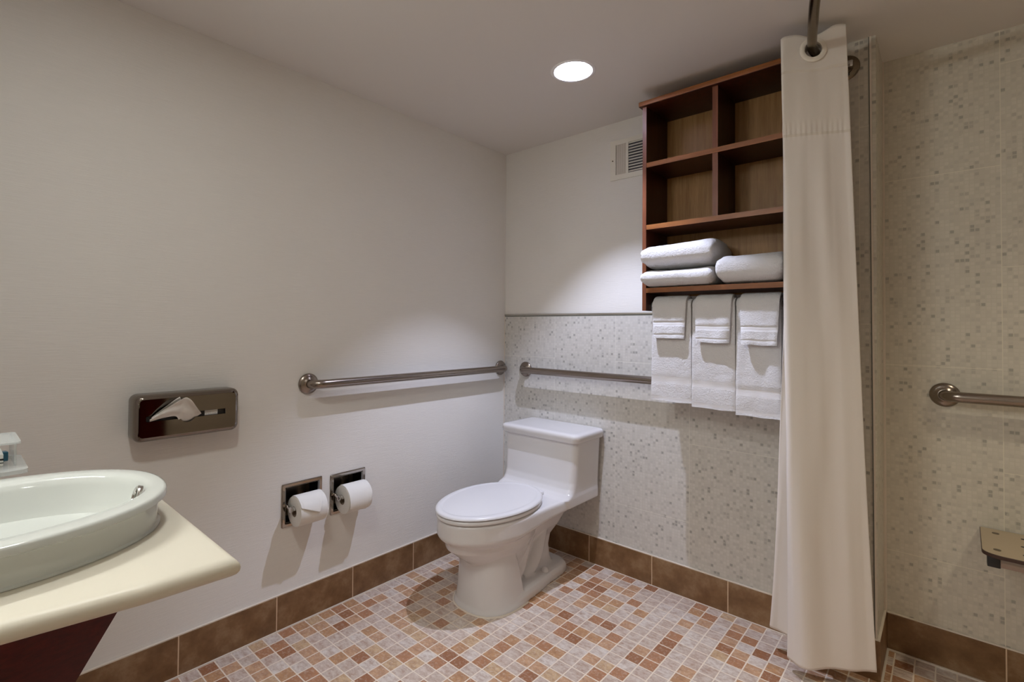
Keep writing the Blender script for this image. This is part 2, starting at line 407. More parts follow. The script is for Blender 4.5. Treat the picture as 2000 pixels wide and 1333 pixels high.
# skirting tiles
HB = .130
def skirt(name, bmf, mat, capf):
    bm = bmesh.new(); bmf(bm); o = st(obj(name, bm, MAT[mat], smooth=False))
    bm = bmesh.new(); capf(bm); obj('caulk_line', bm, MAT['caulk'], o)
    return o
skirt('baseboard_left', lambda b: box(b, 0, .009, -3.3, 0, 0, HB, .0015), 'bl', lambda b: (box(b, 0, .0075, -3.3, 0, HB - .001, HB + .0045, .0015), box(b, .007, .0135, -3.3, -.009, 0, .004, .0012)))
skirt('baseboard_back', lambda b: box(b, .009, 1.56, -.0145, -.006, 0, HB, .0015), 'bb', lambda b: (box(b, .009, 1.56, -.013, -.006, HB - .001, HB + .0045, .0015), box(b, .009, 1.56, -.0185, -.0135, 0, .0035, .0012)))
skirt('baseboard_pier', lambda b: box(b, 1.552, 1.706, EY - .0085, EY + .003, 0, HB, .0015), 'bb', lambda b: box(b, 1.552, 1.704, EY - .007, EY, HB - .001, HB + .0045, .0015))
skirt('baseboard_return', lambda b: box(b, 1.703, 1.7115, EY - .0085, IY, 0, HB, .0015), 'bf', lambda b: (box(b, 1.702, 1.7105, EY - .006, IY, HB - .001, HB + .0045, .0015), box(b, 1.711, 1.718, EY - .0085, IY, 0, .004, .0012)))
skirt('baseboard_shower', lambda b: box(b, 1.7115, 3.3, IY - .0085, IY, 0, HB, .0015), 'bf', lambda b: (box(b, 1.7115, 3.3, IY - .007, IY, HB - .001, HB + .0045, .0015), box(b, 1.7115, 3.3, IY - .018, IY - .008, 0, .005, .0015)))

# ------------------------------------------------------------------ recessed ceiling lights
def can(x, y, label, glow):
    t = empty('recessed_light', (x, y, H)); tag(t, label, 'ceiling light')
    bm = bmesh.new(); lathe(bm, [(CR - .0005, .012), (CR - .0005, -.0015), (CR + .003, -.0035), (.083, -.003), (.0868, -.0004), (.0868, 0)], (x, y, H), (0, 0, 1), 72, capends=False)
    obj('trim_ring', bm, MAT['can'], t)
    bm = bmesh.new(); lathe(bm, [(CR - .001, .006), (.0710, .03), (.0700, .036), (.0690, .036), (.0655, .080), (.0600, .112), (.0595, .13)], (x, y, H), (0, 0, 1), 72, capends=False)
    obj('reflector', bm, MAT['can'], t)
    bm = bmesh.new(); lathe(bm, [(.0600, .118), (.058, .114), (.046, .1125), (.0455, .122)], (x, y, H), (0, 0, 1), 72, capends=False)
    obj('lamp_collar', bm, MAT['can'], t)
    bm = bmesh.new(); lathe(bm, [(.046, .121), (.03, .1175), (.001, .1165)], (x, y, H), (0, 0, 1), 48)
    obj('lamp_lens', bm, glow, t)
can(*CANS[0], 'round recessed ceiling downlight glowing white above the toilet', MAT['bulb'])
can(*CANS[1], 'recessed warm downlight in the ceiling over the shower seat', MAT['bulbw'])
can(*CANS[2], 'recessed fill light added in the ceiling behind the viewer', MAT['bulbw'])  # unseen can added to house the room fill

t = empty('added_flush_fill', (1.10, -1.95, H)); tag(t, 'flat round fill light added above the vanity corner', 'ceiling light')  # unseen fixture added as a body for the alcove fill
bm = bmesh.new(); lathe(bm, [(.10, 0), (.10, -.012), (.094, -.018), (.080, -.019), (.079, -.015)], (1.10, -1.95, H), (0, 0, 1), 48, capends=False); obj('housing', bm, MAT['can'], t)
bm = bmesh.new(); lathe(bm, [(.080, -.016), (.03, -.018), (.001, -.018)], (1.10, -1.95, H), (0, 0, 1), 48); obj('diffuser', bm, MAT['bulbw'], t)
# ------------------------------------------------------------------ toilet
TX, TYB = .428, 0
t = empty('toilet', (TX, -.45, 0)); tag(t, 'white one-piece toilet with its lid down, standing in the corner on mosaic floor', 'toilet')
N = 72
def egg(a, bf, br, yc, z, n=N, p=2.0, pr=2.0, x0=TX):
    out = []
    for k in range(n):
        th = 2 * pi * k / n; c, s = cos(th), sin(th)
        q = p if s < 0 else pr
        x = a * math.copysign(abs(c) ** (2 / q), c); y = (bf if s < 0 else br) * math.copysign(abs(s) ** (2 / q), s)
        out.append(Vector((x0 + x, yc + y, z)))
    return out
bm = bmesh.new()
# rim slab running back under the tank, underside rising to the wall
def slab(inset, z, tilt):
    pts = []
    a = .188 - inset; bf = .292 - inset; yc = -.545; wr = .205 - inset * .6; yb = -.030 - inset * .3
    n = 40
    for k in range(n + 1):
        th = pi + pi * k / n
        pts.append((a * cos(th), yc + bf * sin(th)))
    side = [(-.40, .190), (-.30, .199), (-.22, .205), (-.12, .206), (yb - .02, .205)]
    R_ = [(wv - inset, yv) for yv, wv in side]
    pts += R_ + [(.18 - inset, yb)] + [(0, yb)] + [(-.18 + inset, yb)] + [(-x, y) for x, y in R_[::-1]]
    return [Vector((TX + x, y, z + tilt * max(0, min(1, (y + .60) / .55)))) for x, y in pts]
loft(bm, [slab(.10, .268, .070), slab(.050, .276, .068), slab(.030, .286, .066), slab(.014, .300, .060), slab(.004, .309, .054), slab(0, .318, .048), slab(0, .345, .02), slab(0, .374, 0), slab(.003, .382, 0), slab(.010, .385, 0)])
# deck + tank
def rr(x0, x1, y0, y1, z, r, n=6):
    out = []
    for cx_, cy_, a0 in ((x1 - r, y1 - r, 0), (x0 + r, y1 - r, 90), (x0 + r, y0 + r, 180), (x1 - r, y0 + r, 270)):
        for k in range(n + 1):
            a = radians(a0 + 90 * k / n); out.append(Vector((cx_ + r * cos(a), cy_ + r * sin(a), z)))
    return out
tk = [(.345, -.207, .207, -.300), (.384, -.207, .207, -.318), (.392, -.206, .206, -.296), (.402, -.205, .205, -.276), (.418, -.205, .205, -.263), (.445, -.2055, .2055, -.254), (.50, -.208, .208, -.249), (.60, -.213, .213, -.243), (.632, -.215, .215, -.242)]
rings = [rr(TX + a, TX + b, y0, -.022, z, .028) for z, a, b, y0 in tk]
loft(bm, rings)
# bowl belly
loft(bm, [egg(.075, .10, .12, -.50, .10), egg(.095, .15, .15, -.52, .16), egg(.122, .205, .18, -.54, .215), egg(.150, .250, .21, -.55, .26), egg(.158, .262, .22, -.55, .30)])
# front skirt of the pedestal: U shape ending in a crisp vertical ridge
def skirtring(a, tip, yr, z):
    pts = []
    yc = -.56; bf = yc - tip
    for k in range(33):
        th = pi + pi * k / 32; pts.append((a * math.copysign(abs(cos(th)) ** .82, cos(th)), yc + bf * math.copysign(abs(sin(th)) ** .82, sin(th))))
    pts += [(a * .985, yr), (a * .88, yr + .012), (a * .5, yr + .05), (-a * .5, yr + .05), (-a * .88, yr + .012), (-a * .985, yr)]
    return [Vector((TX + x, y, z)) for x, y in pts]
loft(bm, [skirtring(.146, -.725, -.500, 0), skirtring(.145, -.722, -.503, .010), skirtring(.138, -.716, -.508, .022), skirtring(.133, -.711, -.514, .06), skirtring(.128, -.705, -.530, .14), skirtring(.124, -.702, -.55, .20), skirtring(.125, -.708, -.565, .25), skirtring(.13, -.73, -.57, .29)])
# foot
def foot(inset, z):
    pts = []
    for x, y in ((.140, -.56), (.142, -.50), (.134, -.40), (.120, -.30), (.116, -.20), (.104, -.155), (.075, -.135), (0, -.13)):
        pts.append((x - inset, y - inset * .6))
    pts = pts + [(-x, y) for x, y in pts[::-1][1:]] + [(-.1, -.62), (.1, -.62)]
    return [Vector((TX + x, y, z)) for x, y in pts]
loft(bm, [foot(0, 0), foot(0, .028), foot(.006, .043), foot(.02, .050)])
# trapway column and curve
loft(bm, [rr(TX - .066, TX + .066, -.52, -.190, .03, .03), rr(TX - .056, TX + .056, -.52, -.205, .08, .03), rr(TX - .052, TX + .052, -.52, -.21, .13, .03), rr(TX - .056, TX + .056, -.52, -.20, .18, .03),
          rr(TX - .085, TX + .085, -.54, -.165, .23, .045), rr(TX - .10, TX + .10, -.56, -.125, .28, .05), rr(TX - .12, TX + .12, -.56, -.10, .32, .05)])
for sx in (1, -1):
    tube(bm, spline([(TX + sx * .050, -.52, .075), (TX + sx * .056, -.47, .10), (TX + sx * .056, -.44, .16), (TX + sx * .052, -.40, .22), (TX + sx * .05, -.36, .26)], 8), .036, 20)
    tube(bm, spline([(TX + sx * .040, -.42, .05), (TX + sx * .050, -.37, .08), (TX + sx * .054, -.335, .13), (TX + sx * .052, -.31, .19), (TX + sx * .045, -.28, .25)], 8), .036, 20)
o = obj('bowl_and_tank', bm, MAT['ceramic'], t, angle=180)
r_ = o.modifiers.new('r', 'REMESH'); r_.mode = 'VOXEL'; r_.voxel_size = .0038; r_.use_smooth_shade = True
sm = o.modifiers.new('sm', 'SMOOTH'); sm.factor = .5; sm.iterations = 4
# tank lid
bm = bmesh.new()
def lr(dx, y0, z, r): return rr(TX - .228 + dx, TX + .228 - dx, y0 + dx, -.008 - dx * .5, z, r)
loft(bm, [lr(.006, -.262, .628, .03), lr(.003, -.262, .632, .03), lr(.003, -.262, .640, .03), lr(0, -.262, .643, .032), lr(0, -.262, .657, .032), lr(.003, -.262, .663, .032), lr(.010, -.262, .6665, .03), lr(.03, -.262, .668, .02)])
for v in bm.verts:                                    # gently bowed front edge
    if v.co.y < -.13: v.co.y -= .008 * (1 - ((v.co.x - TX) / .228) ** 2)
obj('tank_lid', bm, MAT['ceramic'], t, angle=60)
# seat ring and lid
bm = bmesh.new()
YC = -.560
def ring2(ai, z, a=.187, bf=.284, br=.235): return egg(a - ai, bf - ai, br - ai, YC, z, 96)
rg = [ring2(.010, .3875), ring2(.003, .3885), ring2(0, .393), ring2(.001, .400), ring2(.006, .4035), ring2(.06, .4035), ring2(.06, .3875)]
R2 = loft(bm, rg, False, False); 
n = 96
for k in range(n):
    j = (k + 1) % n; bm.faces.new((R2[-1][k], R2[-1][j], R2[0][j], R2[0][k]))
obj('seat', bm, MAT['seatp'], t, angle=50)
bm = bmesh.new()
loft(bm, [ring2(.02, .4065, .1885, .286, .245), ring2(.004, .4068, .1885, .286, .245), ring2(0, .4095, .1885, .286, .245), ring2(.001, .414, .1885, .286, .245), ring2(.005, .4175, .1885, .286, .245), ring2(.012, .419, .1885, .286, .245),
          ring2(.026, .4195, .1885, .286, .245), ring2(.028, .4185, .1885, .286, .245), ring2(.033, .4188, .1885, .286, .245), ring2(.09, .4215, .1885, .286, .245), ring2(.15, .4225, .1885, .286, .245)])
obj('seat_lid', bm, MAT['seatp'], t, angle=50)
for sx in (-.06, .06):
    bm = bmesh.new(); box(bm, TX + sx - .02, TX + sx + .02, -.332, -.302, .384, .4035, .005, 3); obj('hinge', bm, MAT['seatp'], t)
for sx in (-1, 1): bm = bmesh.new(); lathe(bm, [(.017, .0), (.0165, .008), (.012, .016), (.006, .020), (.001, .021)], (TX + sx * .095, -.315, .049), (0, 0, 1), 24); obj('bolt_cap', bm, MAT['ceramic'], t)
bm = bmesh.new(); loft(bm, [[Vector((v.x + (v.x - TX) * .035, v.y - (.004 if v.y < -.5 else 0), .0)) for v in skirtring(.146, -.725, -.500, 0)], [Vector((v.x + (v.x - TX) * .012, v.y - .001, .0035)) for v in skirtring(.146, -.725, -.500, 0)]])
obj('caulk_bead', bm, MAT['caulk'], t)

# ------------------------------------------------------------------ grab bars
def grab(name_label, A, B, nrm, mat, zc, endb=True):
    """A,B: wall points of the flanges; nrm: wall normal"""
    A, B, nrm = Vector(A), Vector(B), Vector(nrm); d = (B - A).normalized(); SO = .056; r = .0175
    t = empty('grab_bar', A); tag(t, name_label, 'grab bar', 'brushed steel grab bars')
    rb = .042; path = [A + nrm * .002, A + nrm * (SO - rb)]
    for k in range(1, 9):
        a = pi / 2 * k / 8; path.append(A + nrm * (SO - rb + rb * sin(a)) + d * (rb - rb * cos(a)))
    L = (B - A).length
    for k in range(1, 12): path.append(A + nrm * SO + d * (rb + (L - 2 * rb) * k / 12))
    for k in range(0, 9):
        a = pi / 2 * k / 8; path.append(B + nrm * (SO - rb + rb * cos(a)) - d * (rb - rb * sin(a)))
    path.append(B + nrm * .002)
    bm = bmesh.new(); tube(bm, path, r, 28); obj('bar', bm, mat, t, angle=60)
    for P in (A, B):
        bm = bmesh.new(); lathe(bm, [(.0405, 0), (.041, .004), (.0385, .0085), (.030, .0125), (.0215, .0155), (.0195, .018), (.0175, .0182)], P, nrm, 48)
        obj('flange', bm, mat, t, angle=50)
    return t
grab('long grab bar fixed to the plain left wall beside the toilet', (0, -1.187, .9205), (0, -.0415, .9205), (1, 0, 0), MAT['steel'], 0)
grab('grab bar on the tiled wall behind the toilet tank, ending behind the towels', (.160, -.006, .9205), (1.062, -.006, .9205), (0, -1, 0), MAT['steel'], 0)
grab('grab bar on the shower wall above the fold-down seat', (1.872, IY, .931), (2.70, IY, .931), (0, -1, 0), MAT['steel'], 0)

# ------------------------------------------------------------------ shelf unit
SX0, SX1, SY = .9435, 1.487, -.222
t = empty('shelf_unit', (SX0, 0, ZT)); tag(t, 'dark cherry wall shelf unit with four cubbies, hung high beside the shower curtain', 'shelf')
yb = -.0085
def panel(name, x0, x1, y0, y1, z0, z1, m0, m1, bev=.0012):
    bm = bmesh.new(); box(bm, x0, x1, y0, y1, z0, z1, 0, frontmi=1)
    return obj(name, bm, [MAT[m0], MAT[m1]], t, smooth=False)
ZL = 2.071
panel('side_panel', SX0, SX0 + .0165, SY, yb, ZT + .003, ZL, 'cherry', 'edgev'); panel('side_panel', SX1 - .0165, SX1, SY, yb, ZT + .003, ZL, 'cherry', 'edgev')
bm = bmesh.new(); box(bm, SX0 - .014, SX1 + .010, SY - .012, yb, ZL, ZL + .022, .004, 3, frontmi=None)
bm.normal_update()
for f in bm.faces: f.material_index = 1 if f.normal.z < -.5 else 0  # underside takes the dark cherry, shade put into its colour
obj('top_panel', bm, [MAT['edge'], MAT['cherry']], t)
x0, x1 = SX0 + .0165, SX1 - .0165
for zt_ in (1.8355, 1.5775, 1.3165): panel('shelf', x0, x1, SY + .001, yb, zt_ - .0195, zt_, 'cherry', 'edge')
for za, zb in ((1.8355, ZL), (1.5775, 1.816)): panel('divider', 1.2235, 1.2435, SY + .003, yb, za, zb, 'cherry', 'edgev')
bm = bmesh.new(); box(bm, x0, x1, yb - .004, yb, ZT + .07, ZL); obj('back_panel', bm, MAT['backw'], t, smooth=False)
RY, RZ = -.165, 1.243
bm = bmesh.new(); tube(bm, [(x0, RY, RZ), (x1, RY, RZ)], .0095, 20)
for xx in (x0, x1 - .006): lathe(bm, [(.0185, 0), (.0185, .004), (.014, .006)], (xx, RY, RZ), (1, 0, 0), 24)
obj('towel_rod', bm, MAT['chrome'], t)

# ------------------------------------------------------------------ hanging towels
def hung(name, x0, x1, zf, zb, rod, thick, bands, seed, hemt=True, parent=None, flare=0, wob=.004, label=None, cat=None, group=None):
    """a folded towel over the rod: closed thick strip profile swept along x"""
    rnd = random.Random(seed)
    R0 = rod + .001; Rm = R0 + thick
    cy_, cz_ = RY, RZ
    # inner profile from front bottom up over the rod down to back bottom
    def prof(R):
        pts = []
        nf = 46
        for k in range(nf): pts.append(('f', cy_ - R, zf + (cz_ - zf) * k / nf))
        for k in range(13):
            a = pi - pi * k / 12; pts.append(('t', cy_ + R * cos(a), cz_ + R * sin(a)))
        for k in range(1, 21): pts.append(('b', cy_ + R, cz_ - (cz_ - zb) * k / 20))
        return pts
    inn, out = prof(R0), prof(Rm)
    nx = 34; bm = bmesh.new(); grid = []
    P = inn[::-1] + out
    for i in range(nx + 1):
        u = i / nx; col = []
        edge = min(u, 1 - u) * (x1 - x0)
        for j, (s, y, z) in enumerate(P):
            xx = x0 + (x1 - x0) * u
            h = max(0, (cz_ - z)) / max(.01, cz_ - zf)
            dx = (u - .5) * flare * h
            nzv = noise.noise(Vector((u * 3 + seed, z * 7, seed * 1.7)))
            nz2 = noise.noise(Vector((xx * 30, z * 30, seed)))
            oy = 0; outer = j >= len(inn)
            if s == 'f':
                oy = -wob * 1.6 * h * (nzv + .25) - (.008 * h if rod > .02 else 0) - (.0016 * nz2 if outer else 0)
            rd = .0
            if outer and edge < .012: rd = .0035 * (1 - edge / .012) ** 2
            if s == 'f' and outer: oy += rd
            if s == 't' and outer: z -= rd * .8
            # woven bands are thinner
            if s == 'f' and outer:
                for b0, b1 in bands:
                    if zf + b0 < z < zf + b1: oy += .0022
                if abs(z - (zf + bands[-1][1])) < .0035 or abs(z - (zf + bands[0][0])) < .003: oy += .0012
            zz = z + (.004 * noise.noise(Vector((u * 2.2, seed, 0))) * h if s == 'f' else 0)
            col.append(bm.verts.new((xx + dx, y + oy, zz)))
        grid.append(col)
    m_ = len(P)
    for i in range(nx):
        for j in range(m_):
            k = (j + 1) % m_
            f = bm.faces.new((grid[i][j], grid[i + 1][j], grid[i + 1][k], grid[i][k]))
            zc = (P[j][2] + P[k][2]) / 2
            if P[j][0] == 'f' and j >= len(inn) and any(zf + b0 < zc < zf + b1 for b0, b1 in bands): f.material_index = 1
    bm.faces.new(grid[0][::-1]); bm.faces.new(grid[-1])
    o = obj(name, bm, [MAT['terry'], MAT['weave']], None, angle=40, org=((x0 + x1) / 2, cy_, zf))
    tag(o, label, cat, group)
    return o
which = ['nearest the left end of the rod', 'in the middle of the rod', 'nearest the shower curtain']
bx = [(.972, 1.132), (1.138, 1.294), (1.300, 1.446)]; bzf = [.857, .846, .834]
hx = [(.982, 1.118), (1.153, 1.286), (1.316, 1.446)]; hzf = [1.112, 1.098, 1.094]
for i in range(3):
    hung('bath_towel', bx[i][0], bx[i][1], bzf[i], 1.02, .0095, .017, [(.010, .014), (.075, .100)], 3 + i, flare=.006, wob=.003,
         label='long folded white bath towel hanging ' + which[i], cat='towel', group='bath towels on the rod')
    hung('hand_towel', hx[i][0], hx[i][1], hzf[i], 1.14, .0285, .013, [(.013, .018), (.050, .066)], 11 + i, flare=-.014, wob=.006,
         label='short white hand towel draped over the long towel ' + which[i], cat='towel', group='hand towels on the rod')

# ------------------------------------------------------------------ folded towels on the shelf
def folded(x0, x1, y0, y1, z0, z1, seed, label, layers=3, slump=0, tilt=0):
    """rounded folded bundle with a rolled front fold and layer creases at its ends"""
    bm = bmesh.new(); nx, na = 46, 64
    Hh = (z1 - z0) / 2; zc = (z0 + z1) / 2; Wd = (y1 - y0) / 2; yc = (y0 + y1) / 2
    rings = []
    for i in range(nx + 1):
        u = i / nx; x = x0 + (x1 - x0) * u
        e = min(u, 1 - u) * (x1 - x0); rf = .036
        s = 1 if e > rf else math.sqrt(max(0, 1 - (1 - e / rf) ** 2))
        s = .52 + .48 * s if 0 < i < nx else .40
        r = []
        for k in range(na):
            a = 2 * pi * k / na; c, sn = cos(a), sin(a)
            pw = 3.6 if c > 0 else 2.5
            y = Wd * math.copysign(abs(c) ** (2 / pw), c); z = Hh * math.copysign(abs(sn) ** (2 / pw), sn) * s
            y *= (.90 + .10 * s)
            # creases between the folded layers, seen at the ends
            if e < .03:
                ph = (z / (Hh * 1.0) + 1) / 2 * layers
                x_in = .005 * (1 - abs((ph % 1) - .5) * 2) ** 3
            else: x_in = 0
            top = max(0, sn)
            z += -slump * top * (1 - (2 * u - 1) ** 2) * .4 + tilt * (u - .5) * top
            n3 = noise.noise(Vector((x * 9, y * 9 + seed, z * 9))) * .005 + noise.noise(Vector((x * 45, y * 45, z * 45 + seed))) * .0014
            zz = zc + z + (n3 if sn > -.3 else 0) 
            zz = max(zz, z0)
            X_, Y_ = x + (x_in if u < .5 else -x_in), yc + y - abs(n3) * .5
            lim = max(0, -.238 - Y_) * 2.2 if 0 < i < nx else 0; X_ = min(max(X_, .9625 - lim), 1.4685 + lim)
            r.append(Vector((X_, Y_, zz)))
        rings.append(r)
    loft(bm, rings)
    o = obj('folded_towel', bm, [MAT['terry']], None, angle=80, org=((x0 + x1) / 2, yc, z0)); tag(o, label, 'towel', 'folded towels on the shelf')
    return o
folded(.947, 1.232, -.262, -.02, 1.317, 1.394, 1, 'folded white towel at the bottom of the left pile on the shelf', 2, .012)
folded(.947, 1.236, -.262, -.02, 1.395, 1.497, 5, 'thick folded white towel lying on top of the left pile', 3, .0, .012)
folded(1.243, 1.468, -.258, -.02, 1.317, 1.432, 9, 'folded white towel alone at the right of the shelf, beside the curtain', 3, .01)

# ------------------------------------------------------------------ vent grille
t = empty('air_vent', (.80, 0, 1.96)); tag(t, 'cream metal air vent grille on the back wall left of the wood shelf', 'vent')
bm = bmesh.new()
vx0, vx1, vz0, vz1 = .672, .932, 1.862, 2.053
x_a, x_b, x_c, x_d = .7015, .7560, .7665, .903; zb0, zb1 = 1.886, 2.031
for q in ((vx0, x_a, vz0, vz1), (x_d, vx1, vz0, vz1), (x_a, x_d, vz0, zb0), (x_a, x_d, zb1, vz1), (x_b, x_c, zb0, zb1)):
    box(bm, q[0], q[1], -.0055, -.0005, q[2], q[3])
bmesh.ops.remove_doubles(bm, verts=bm.verts, dist=1e-5)
obj('frame', bm, MAT['grille'], t, smooth=False)
bm = bmesh.new(); box(bm, x_a, x_d, -.001, -.0004, zb0, zb1); obj('backing', bm, MAT['dark'], t, smooth=False)
bm = bmesh.new()
for k in range(5):
    xk = x_a + .003 + k * .0107
    q = [(xk, -.0055), (xk + .0085, -.0022), (xk + .0085, -.0012), (xk, -.0045)]
    loft(bm, [[Vector((a, b, z)) for a, b in q] for z in (zb0, zb1)])
obj('vertical_fins', bm, MAT['gshade'], t, smooth=False)
bm = bmesh.new()
for k in range(11):
    zk = zb0 + .004 + k * .0134
    q = [(-.0015, zk + .0065), (-.0058, zk), (-.0052, zk - .0008), (-.0012, zk + .005)]
    loft(bm, [[Vector((x, a, b)) for a, b in q] for x in (x_c, x_d)])
obj('horizontal_fins', bm, MAT['grille'], t, smooth=False)
bm = bmesh.new()
for z in (1.957,): lathe(bm, [(.0032, 0), (.003, .0016), (.0005, .002)], (.6855, -.0055, z), (0, -1, 0), 16)
obj('screw', bm, MAT['bronze'], t)

# ------------------------------------------------------------------ tissue dispenser
t = empty('tissue_dispenser', (0, -1.622, .864)); tag(t, 'chrome tissue box dispenser on the left wall with a white tissue pulled out', 'tissue dispenser')
def yz(y0, y1, z0, z1, x, r, n=7):
    return [Vector((x, v.x, v.y)) for v in rr(y0, y1, z0, z1, 0, r, n)]
bm = bmesh.new()
Y0, Y1, Z0, Z1 = -1.772, -1.470, .790, .934
def tl(i, x): return yz(Y0 + i, Y1 - i, Z0 + i, Z1 - i, x, .022)
loft(bm, [tl(0, .0005), tl(0, .052), tl(.0015, .058), tl(.005, .064), tl(.010, .0675), tl(.014, .069)], True, False)
# front face with a real slot: bridge outer ring to slot outline
def slotring(x, s=0):
    yc_, zc_ = -1.628, .8605; out = []
    n = 32; outer = tl(.014, x)
    for v in outer:
        a = atan2(v.z - zc_, v.y - yc_)
        # dog-bone: long narrow slot + central circle
        best = None
        L = .112 - s; hw = .0075 - s; rc = .022 - s
        c, s_ = cos(a), sin(a)
        r1 = min(abs(L / c) if abs(c) > 1e-6 else 9, abs(hw / s_) if abs(s_) > 1e-6 else 9)
        r = max(r1, rc); out.append(Vector((x, yc_ + r * c, zc_ + r * s_)))
    return out
def dense(f, n=180):
    return f
outer = []
n_ = 200
ycc, zcc = -1.628, .8605
def rayrect(a, y0, y1, z0, z1, rc):
    best = 9
    P = yz(y0, y1, z0, z1, 0, rc, 10); m_ = len(P)
    d = Vector((cos(a), sin(a)))
    for i in range(m_):
        p = Vector((P[i].y - ycc, P[i].z - zcc)); q = Vector((P[(i + 1) % m_].y - ycc, P[(i + 1) % m_].z - zcc)); e = q - p
        den = d.x * e.y - d.y * e.x
        if abs(den) < 1e-12: continue
        tt = (p.x * e.y - p.y * e.x) / den; uu = (p.x * d.y - p.y * d.x) / den
        if tt > 0 and -1e-6 <= uu <= 1 + 1e-6: best = min(best, tt)
    return best
A, B, C2, E2 = [], [], [], []
angs = []
for k in range(n_):                       # more samples along the thin slot ends
    q = 2 * pi * k / n_; angs.append(q - .42 * sin(2 * q))
for a in angs:
    c, s_ = cos(a), sin(a)
    ro = rayrect(a, Y0 + .014, Y1 - .014, Z0 + .014, Z1 - .014, .010)
    r1 = min(.112 / abs(c) if abs(c) > 1e-6 else 9, .0085 / abs(s_) if abs(s_) > 1e-6 else 9); r = max(r1, .0215)
    A.append(Vector((.069, ycc + ro * c, zcc + ro * s_)))
    B.append(Vector((.069, ycc + (r + .0012) * c, zcc + (r + .0012) * s_))); C2.append(Vector((.0675, ycc + r * c, zcc + r * s_))); E2.append(Vector((.062, ycc + r * c, zcc + r * s_)))
loft(bm, [A, B, C2, E2], False, False)
obj('cover', bm, MAT['chromeb'], t, angle=30)
bm = bmesh.new(); box(bm, .050, .0605, Y0 + .03, Y1 - .03, Z0 + .03, Z1 - .03); obj('inner_box', bm, MAT['black'], t, smooth=False)
bm = bmesh.new(); box(bm, .0606, .0616, -1.577, -1.538, .853, .868); 
cart = obj('carton_print', bm, None or MAT['white'], t, smooth=False)
bm = bmesh.new()
rk = random.Random(4); yy = -1.575
while yy < -1.541:
    wd = rk.uniform(.0006, .0016); box(bm, .0616, .0618, yy, yy + wd, .860, .8665); yy += wd + rk.uniform(.0012, .0022)
for k in range(5): box(bm, .0616, .0618, -1.574 + k * .0066, -1.570 + k * .0066, .8555, .8578)
obj('small_print', bm, MAT['gshade'], cart, smooth=False)
def sheet(bm, rows, th=.0006):
    """rows: list of lists of points -> doubled sheet"""
    n, m_ = len(rows), len(rows[0])
    G = [[bm.verts.new(p) for p in r] for r in rows]
    for i in range(n - 1):
        for j in range(m_ - 1): bm.faces.new((G[i][j], G[i][j + 1], G[i + 1][j + 1], G[i + 1][j]))
bm = bmesh.new()
def fan(lo, hi, xo, seed):
    rows = []
    nl = len(lo) * 8
    L_, H_ = spline(lo, 8), spline(hi, 8)
    for a, b in zip(L_, H_):
        row = []
        for j in range(15):
            v = j / 14; y, z = a.lerp(b, v)[:2] if False else (a.y * (1 - v) + b.y * v, a.z * (1 - v) + b.z * v)
            x = xo + (a.x * (1 - v) + b.x * v) + .0035 * sin(v * 9 + seed + a.y * 40) * v + .0015 * noise.noise(Vector((y * 60, z * 60, seed)))
            row.append(Vector((x, y, z)))
        rows.append(row)
    sheet(bm, rows)
fan([(0, -1.735, .855), (0, -1.70, .862), (-.004, -1.665, .862), (-.018, -1.650, .842), (-.022, -1.628, .838), (-.018, -1.606, .850), (-.006, -1.592, .862)],
    [(.006, -1.737, .862), (.014, -1.71, .881), (.02, -1.68, .903), (.022, -1.650, .921), (.022, -1.637, .918), (.02, -1.625, .905), (.008, -1.600, .870)], .083, 1)
fan([(0, -1.728, .863), (.0, -1.70, .878), (.0, -1.66, .895), (0, -1.645, .90)], [(.0, -1.73, .866), (.006, -1.71, .886), (.008, -1.675, .914), (.008, -1.658, .924)], .0805, 3)
o = obj('tissue', bm, MAT['paper'], t, angle=60); sd = o.modifiers.new('t', 'SOLIDIFY'); sd.thickness = .0005

